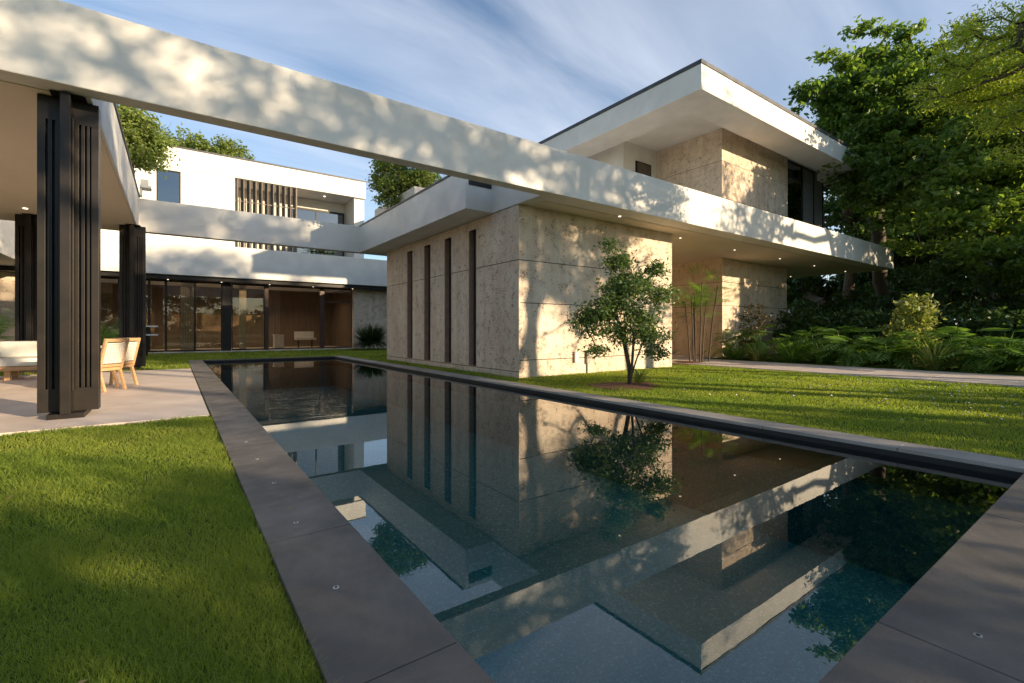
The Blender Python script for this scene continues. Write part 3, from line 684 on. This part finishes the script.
# slender palm clump between pavilion and entrance
lpm = empty('slender_palm', (16.0, 10.3, 0)); tag(lpm, 'slender clump palm with thin bare stems beside the entrance wall', 'palm')
rng = random.Random(4); TV = []; TF = []
tops = []
for k in range(8):
    a = rng.uniform(0, 6.28); r = rng.uniform(.1, .55); x, y = r*math.cos(a), r*math.sin(a); hh = rng.uniform(2.0, 3.1)
    tp = Vector((x*1.8, y*1.8, hh)); tops.append(tp)
    V, F = tube_geo([(x, y, 0), (x*1.3, y*1.3, hh*.5), tuple(tp)], [.03, .026, .018], 6); o_ = len(TV); TV += V; TF += [tuple(i_+o_ for i_ in f) for f in F]
np_mesh('trunk', TV, TF, M['bark'], lpm, True)
V = []; F = []
for tp in [t__*f_ for t__ in tops for f_ in (1, .82)]:
    for k in range(8):
        a = rng.uniform(0, 6.28); el = rng.uniform(-.1, 1.1); h_ = Vector((math.cos(a), math.sin(a), 0)); d = h_*math.cos(el)+Vector((0, 0, math.sin(el))); hub = tp+d*.35
        for j in range(9):
            aj = (j-4)*.28; s = Vector((-math.sin(a), math.cos(a), 0)); dj = (d*math.cos(aj)+s*math.sin(aj)-Vector((0, 0, .25))).normalized(); w_ = s*.03
            b0 = len(V); V += [tuple(hub), tuple(hub+dj*.28+w_*.6), tuple(hub+dj*.55), tuple(hub+dj*.28-w_*.6)]; F.append((b0, b0+1, b0+2, b0+3))
np_mesh('foliage', V, F, M['leafhedge'], lpm)
# bronze shrub before the entrance wall
def P_(u, v, X):
    t_ = (u-512)/FPX; d = X/(SS+t_*CC); return at(u, v, d)
b1 = P_(750, 350, 19.3); 
tree('wispy_shrub', 'tall wispy bronze leaved shrub against the entrance stone wall', 'shrub', (19.3, b1.y, 0), [[(19.3, b1.y, 0), (19.3, b1.y, .8)], [(19.35, b1.y-.1, 0), (19.3, b1.y-.35, .9)]],
     [(19.3, b1.y-.2, 1.55, .5, .65, .75),(19.2, b1.y+.1, .7, .5, .6, .4)], 95, 20, .11, .16, 'leafred', 'barkpale', .03, seed=8, aspect=.35, shell=.1, minr=.006)
# path-side planting
lobs = ['first broad leaved plant of the bed, next to the entrance wall', 'second broad leaved plant from the entrance wall', 'broad leaved plant under the tip of the roof slab']
k = 0; rr = random.Random(12); names = []
for row in (0, 1):
    for i in range(10):
        y = 10.3-i*1.02+rr.uniform(-.15, .15)+row*.5; x = 18.75+row*1.15+rr.uniform(-.15, .15)
        names.append((x, y, row, i))
ordn = ['first', 'second', 'third', 'fourth', 'fifth', 'sixth', 'seventh', 'eighth', 'ninth', 'tenth']
for x, y, row, i in names:
    pr = empty('broadleaf_plant', (x, y, 0), rr.uniform(0, 6))
    tag(pr, '%s green leafy plant from the entrance wall in the %s row beside the path' % (ordn[i], 'front' if row == 0 else 'back'), 'plant', 'leafy plants beside the path')
    if i < 3 and row == 0: blades(pr, 130, .8, .07, M['leafvar'] if i == 1 else M['leafhedge'], (.3, 1.45), i+40, .6, r0=.25)
    elif (i+row) % 3 == 0: blades(pr, 150, 1.05+.2*row, .085, M['leafvar'] if i == 6 else M['leafhedge'], (.4, 1.5), i+60, .55, r0=.3)
    else: lobed(pr, 30, .85+.3*row, .66, M['leafhedge'], i+row*20, el=(.55, 1.5), lobes=7, lw=.13)
vs = P_(912, 345, 20.6)
tree('variegated_shrub', 'yellow variegated shrub rising above the leafy plants', 'shrub', (20.6, vs.y, 0), [[(20.6, vs.y, 0), (20.6, vs.y, 1.0)]], [(20.6, vs.y, 1.7, .6, .7, .75),(20.6, vs.y+.2, .9, .7, .8, .5)], 110, 30, .16, .22, 'leafvar', 'barkpale', .05, seed=9, aspect=.45, shell=.1)
# understorey behind
und = [(22.5, 11.5, 2.6), (23.8, 9.6, 2.4), (24.4, 7.6, 2.4), (24.8, 5.6, 2.4), (24.8, 3.6, 2.2), (24.6, 1.6, 1.9), (24.4, -.6, 1.8), (28, 9.5, 3.6), (28, 5.5, 5.4), (27, 1.5, 5.6), (32.5, 15.5, 3.4), (37.5, 15.0, 3.8), (30, 3.5, 6.0), (31, 7.8, 5.4)]
for i, (x, y, hh) in enumerate(und):
    if i == 0 : continue
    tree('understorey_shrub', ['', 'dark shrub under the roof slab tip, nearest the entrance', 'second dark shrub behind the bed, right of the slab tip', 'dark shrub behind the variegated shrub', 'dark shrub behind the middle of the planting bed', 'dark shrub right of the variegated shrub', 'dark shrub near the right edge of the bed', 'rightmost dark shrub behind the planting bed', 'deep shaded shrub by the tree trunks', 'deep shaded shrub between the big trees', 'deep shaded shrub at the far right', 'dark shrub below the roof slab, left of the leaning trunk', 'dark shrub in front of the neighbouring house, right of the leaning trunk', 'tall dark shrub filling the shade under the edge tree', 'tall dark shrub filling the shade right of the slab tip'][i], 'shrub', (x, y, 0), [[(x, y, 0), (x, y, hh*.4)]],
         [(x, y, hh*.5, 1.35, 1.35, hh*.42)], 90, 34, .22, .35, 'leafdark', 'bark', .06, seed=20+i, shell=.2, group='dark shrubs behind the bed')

# big trees on the right
def q_(u, v, d, r, rz=None, w_=None): p = at(u, v, d); rz = rz or r*.75; return (p.x, p.y, p.z, r, r, rz, w_ or r*r*rz)
BT = [
 ('tall dense tree nearest the end of the upper roof', (33.0, 9.3), 11.5, [q_(865,120,26,3.0,3.0),q_(815,92,25,1.3,.6),q_(800,112,25,.8,.4),q_(835,62,25,1.0,.8),q_(848,95,25,1.6,1.2),q_(868,35,26,1.1,.7),q_(845,165,25,1.5,1.0),q_(870,185,25.5,2.0,1.8),q_(880,70,26,2.0,1.4)], 'leaf'),
 ('dark tree with leaning trunk seen under the slab tip', (36.5, 13.5), 10, [q_(880,170,32,5,4.5),q_(900,240,31,3.5,2)], 'leafdark'),
 ('broad dark tree in the middle of the right-hand grove', (33.5, 5.2), 11, [q_(930,90,25,3.4,2.6),q_(925,170,24,3.2,2.4),q_(905,45,25,1.3,1.0),q_(930,230,24,2.4,1.5),q_(985,120,23,3,3)], 'leaf'),
 ('bright leaved tree at the right edge of the grove', (30.5, 1.2), 9.5, [q_(1000,170,20,2.6,2.2),q_(1040,120,20,3,3),q_(960,215,20,1.8,1.2),q_(1020,250,19,2.2,1.2)], 'leaf'),
 ('deep green tree behind the grove', (40, 6), 12, [q_(930,180,36,6,6),q_(960,260,33,6,3.5),q_(930,290,32,6,2)], 'leafdark'),
 ('shaded tree at the back right of the grove', (38, -1), 12, [q_(1010,160,32,6,7),q_(1020,260,28,5,3),q_(1000,290,27,5,2)], 'leafdark'),
 ('farthest dark tree closing the grove', (48, 12), 12, [q_(900,200,46,7,8),q_(960,200,44,8,8),q_(1010,230,42,7,7)], 'leafdark'),
 ('dark bushy tree beyond the slab tip in front of the neighbouring house', (38, 15.5), 3.5, [q_(800,290,39,1.8,1.6,1.6),q_(842,300,38,2.2,1.2,1),q_(866,288,37,2.0,1.8,2)], 'leafdark'),
]
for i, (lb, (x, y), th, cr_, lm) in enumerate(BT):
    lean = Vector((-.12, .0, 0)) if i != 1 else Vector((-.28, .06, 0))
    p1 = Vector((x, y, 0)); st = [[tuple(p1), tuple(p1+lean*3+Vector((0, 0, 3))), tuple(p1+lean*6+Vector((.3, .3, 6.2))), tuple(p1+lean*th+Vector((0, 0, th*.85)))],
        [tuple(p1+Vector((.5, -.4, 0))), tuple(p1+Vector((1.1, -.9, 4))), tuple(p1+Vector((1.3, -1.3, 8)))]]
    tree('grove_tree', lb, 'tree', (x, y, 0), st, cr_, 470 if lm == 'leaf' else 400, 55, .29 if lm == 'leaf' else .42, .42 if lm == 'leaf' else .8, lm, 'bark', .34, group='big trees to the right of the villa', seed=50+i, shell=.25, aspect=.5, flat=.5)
# feathery tree overhanging at the upper right
def c2_(u, v, d, r, w_=None): p = at(u, v, d); return (p.x, p.y, p.z, r, r, r*.55, w_ or r**3)
tree('feathery_tree', 'lime green feathery tree whose branches hang in at the upper right corner', 'tree', (14.5, -2.5, 0), [[(14.5, -2.5, 0), (14.3, -2.2, 3), (13.8, -1.4, 6), (13.2, -.2, 8.2)]],
     [c2_(1000, 60, 10, 1.3), c2_(975, 100, 11, .8), c2_(1015, 150, 10, .7), c2_(950, 45, 11, .6),  c2_(960, 75, 10.5, .9), c2_(1010, 120, 10, .8), c2_(1040, 20, 10, 1.4), c2_(1060, 90, 10, 1.4), c2_(985, 25, 10, .6), (15, -2, 9.5, 2.5, 2.5, 1.5)],
     420, 95, .10, .36, 'leafbright', 'bark', .16, seed=70, aspect=.30, shell=.1, flat=.4)
# trees south-east, behind the camera: they cast the dappled shade
ST = [
 ((17.5, -1.2), 4.6, [(16.8,-.9,5.4,2.2,1.2,1.5),(14.6,-.6,3.9,1.0,.8,.7),(18.5,-1,4.6,1.6,1.2,1.2)], 95, 22, .13),
 ((38, -7), 6, [(37,-7,6.0,5.0,4.0,4.5)], 260, 50, .4),
 ((31, -5), 10, [(31,-5,11.3,4.0,3.0,2.2,5),(24.5,-5,8.5,3.4,2.5,1.1,4)], 200, 28, .17),
 ((17.6, -11.5), 6.5, [(20.8,-11,8.3,2.2,2.0,1.2),(19.3,-11,9.6,1.3,1.3,.7)], 95, 36, .22),
 ((14, -13), 9, [(13.5,-13,10.4,4.6,3.0,2.0)], 160, 36, .22),
 ((17.6, -15.5), 12, [(21.0,-15,13.6,4.6,3.0,2.4),(19.5,-14,10.6,3.5,3,1.6)], 220, 36, .24),
 ((31, -18), 13, [(28.3,-18,16.9,3.6,3.0,1.1,3),(32,-18,15.8,3,3,1.4,1)], 110, 34, .26),
 ((5, -9), 2.6, [(5.5,-9,2.5,3.8,2.5,1.35)], 170, 40, .16),
 ((12, -9), 2.6, [(12.5,-9,2.1,3.6,2.5,1.05),(12.0,-9,4.35,3.4,1.5,.22,3)], 190, 36, .15),
 ((18, -9), 2.6, [(18.5,-9,2.1,3.4,2.5,1.05),(17.5,-9,4.5,2.8,1.5,.2,2)], 190, 36, .15),
]
for i, ((x, y), th, cr_, nc, nl_, sz) in enumerate(ST):
    tree('garden_tree', ['sparse leafed tree standing past the right end of the lawn', 'broad dense tree on the eastern boundary'][i] if i < 2 else 'loose leafed tree of the southern garden edge, %s planted' % ordn[i-2], 'tree', (x, y, 0), [[(x, y, 0), (x+.1, y, th*.4), (x-.2, y+.1, th*.8)], [(x+.3, y+.2, 0), (x+.9, y+.2, th*.5), (x+1.0, y, th*.8)]],
         cr_, nc, nl_, sz, .42 if sz < .2 else .6, 'leaf', 'bark', .2, group='trees of the southern garden', seed=90+i, shell=.1)

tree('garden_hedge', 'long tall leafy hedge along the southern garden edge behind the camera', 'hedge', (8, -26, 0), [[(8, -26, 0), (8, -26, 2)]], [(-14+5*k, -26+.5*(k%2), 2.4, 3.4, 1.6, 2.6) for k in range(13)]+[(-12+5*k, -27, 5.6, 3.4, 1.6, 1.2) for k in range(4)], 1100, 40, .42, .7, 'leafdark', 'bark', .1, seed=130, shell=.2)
# rooftop and rear greenery
def px_shrub(name, label, u, v, d, r, rz, base_z, lm, seed, nc=60, nl=40, sz=.12, cr=.25):
    p = at(u, v, d)
    tree(name, label, 'shrub', (p.x, p.y, base_z), [[(p.x, p.y, base_z), (p.x, p.y, p.z-rz*.3)]], [(p.x, p.y, p.z, r, r, rz)], nc, nl, sz, cr, lm, 'bark', .05, seed=seed, shell=.25)
px_shrub('roof_shrub', 'larger round shrub in the planter on the pavilion roof', 396, 182, 17.6, 1.0, .95, 5.6, 'leafroof', 31, 150, 50)
px_shrub('roof_shrub', 'smaller round shrub behind the larger one in the roof planter', 424, 182, 17.4, .55, .62, 5.6, 'leafroof', 32, 60, 45)
px_shrub('roof_shrub', 'yellow green leafy shrub spilling over the edge of the terrace roof', 133, 140, 15.0, 1.0, 1.15, 5.6, 'leafroof', 33, 190, 50)
for i, (u, v, d, r, lb) in enumerate(((190, 140, 44, 2.6, 'left tree crown showing above the rear roof'), (228, 145, 45, 2.0, 'right tree crown showing above the rear roof'), (165, 138, 46, 2.2, 'leftmost tree behind the rear roof'))):
    p = at(u, v+8, d); tree('rear_tree', lb, 'tree', (p.x, p.y, 0), [[(p.x, p.y, 0), (p.x, p.y, p.z-1)]], [(p.x, p.y, p.z-.6, r, r, 1.9)], 90, 50, .3, .55, 'leafroof', 'bark', .2, seed=35+i, group='trees behind the rear wing', shell=.1)
# neighbouring house glimpsed through the grove
nb = empty('neighbour_house', (56, 27, 0)); tag(nb, 'white neighbouring house with an orange awning glimpsed through the trunks', 'house')
MB().box(-5, -7, 0, 5, 7, 5.2).build('wall', M['plaster'], nb)
r_ = MB(); r_.V += [(-5.5,-7.5,5.2),(5.5,-7.5,5.2),(5.5,7.5,5.2),(-5.5,7.5,5.2),(0,-7.5,5.9),(0,7.5,5.9)]; r_.F += [(0,1,4),(2,3,5),(1,2,5,4),(3,0,4,5),(0,3,2,1)]; r_.build('roof', M['white'], nb)
MB().box(-5.2, -8.4, 3.2, -5.02, -6.4, 4.4).build('awning', M['orange'], nb); MB().box(-5, -8.6, 0, 5, -7.01, 5.2).build('annex', M['cream'], nb)

# ---------------------------------------------------------------- grass
def grass(name, regions, seed, hmin=.03, hmax=.055):
    rng = np.random.default_rng(seed); PP = []
    for x0, y0, x1, y1, dens, fall in regions:
        n = int((x1-x0)*(y1-y0)*dens); x = rng.uniform(x0, x1, n); y = rng.uniform(y0, y1, n)
        d = np.hypot(x, y); keep = rng.random(n) < np.minimum(1, (fall/d)**1.7)
        dep = x*SS+y*CC; lat = x*CC-y*SS; keep &= (dep > .6) & (np.abs(lat) < dep*1.25+.6)
        PP.append(np.stack([x[keep], y[keep]], 1))
    P = np.concatenate(PP); n = len(P); d = np.hypot(P[:, 0], P[:, 1])
    wd = .0023*np.maximum(1, d/2.2)**.85; hh = rng.uniform(hmin, hmax, n)*(1+.02*d)*(1+.35*np.sin(P[:, 0]*5.1+1.7*np.sin(P[:, 1]*3.3)))
    a = rng.uniform(0, 2*np.pi, n); s = np.stack([np.cos(a), np.sin(a), 0*a], 1); la = rng.uniform(0, 2*np.pi, n); ln = rng.uniform(.2, 1.3, n)*hh
    ldir = np.stack([np.cos(la), np.sin(la), 0*la], 1)
    b = np.stack([P[:, 0], P[:, 1], np.full(n, -.034)], 1); up_ = np.array([0, 0, 1.])
    m_ = b+ldir*(ln*.3)[:, None]+up_*(hh*.6)[:, None]; t_ = b+ldir*ln[:, None]+up_*hh[:, None]
    w_ = (wd/2)[:, None]*s
    V = np.stack([b-w_, b+w_, m_-w_*.8, m_+w_*.8, t_-w_*.1, t_+w_*.1], 1).reshape(-1, 3)
    i = (np.arange(n)*6)[:, None]; F = np.concatenate([i+np.array([0, 1, 3, 2]), i+np.array([2, 3, 5, 4])], 0)
    print(name, n)
    return np_mesh(name, V, F, M['grass'])
tag(grass('lawn', [(-9, .2, .415, 7.9, 24000, 2.5)], 1, .022, .040), 'short green lawn in the foreground left of the pool', 'grass', kind='stuff')
tag(grass('lawn', [(6.36, -3, 14.7, 9.6, 6500, 4.2), (13.5, -3, 14.7, 11, 2500, 4.2)], 2, .02, .036), 'sun-streaked lawn between the pool and the stone path', 'grass', kind='stuff')
tag(grass('lawn', [(-14, 17.76, .41, 30.2, 700, 12), (.41, 22.52, 14, 30.2, 700, 12), (6.36, 9.6, 7.1, 22.5, 1500, 8), (7.1, 18.8, 14, 30.2, 500, 12)], 3), 'lawn strip in front of the rear glass doors', 'grass', kind='stuff')
rng = np.random.default_rng(5); n = 900
P = np.stack([rng.uniform(7.5, 14.5, n), rng.uniform(-1, 7, n), rng.uniform(.012, .03, n)], 1); P = P[rng.random(n) < np.exp(-((P[:, 0]-11.5)**2/7+(P[:, 1]-2.5)**2/7))]
V, F = leaf_geo(P, .035, .7, 1.5); tag(np_mesh('fallen_petals', V, F, M['petal']), 'pale fallen petals scattered on the right lawn', 'petals', kind='stuff')
n = 170
P = np.stack([rng.uniform(-4, 15, n), rng.uniform(-.5, 9, n), rng.uniform(.004, .012, n)], 1)
keep = ~((P[:, 0] > .85) & (P[:, 0] < 6.0) & (P[:, 1] > .66)); P = P[keep]; P[(P[:, 0] < .42) & (P[:, 1] < 7.9), 2] += .012; P[(P[:, 0] > 6.35), 2] += .014
V, F = leaf_geo(P, .04, .45, 4.0, rng); tag(np_mesh('fallen_leaves', V, F, M['dryleaf']), 'small dry leaves scattered over lawn, paving and pool edge', 'leaves', kind='stuff')
# studs let into the coping
for i, (u, v, lb) in enumerate(((336, 588, 'round steel stud in the left coping nearest the camera'), (296, 523, 'second steel stud along the left coping'), (274, 483, 'third steel stud along the left coping'), (257, 459, 'fourth steel stud along the left coping'), (246, 442, 'fifth steel stud along the left coping'), (978, 636, 'steel stud in the wide coping at the lower right'))):
    d = FPX*H/(v-330); p = at(u, v, d); o = empty('coping_stud', (p.x, p.y, 0)); tag(o, lb, 'stud', 'steel studs in the pool coping')
    MB().cyl((0, 0), .014, .0005, .004, 14).build('rim', M['steel'], o); MB().cyl((0, 0), .007, .0041, .006, 10).build('core', M['black'], o)
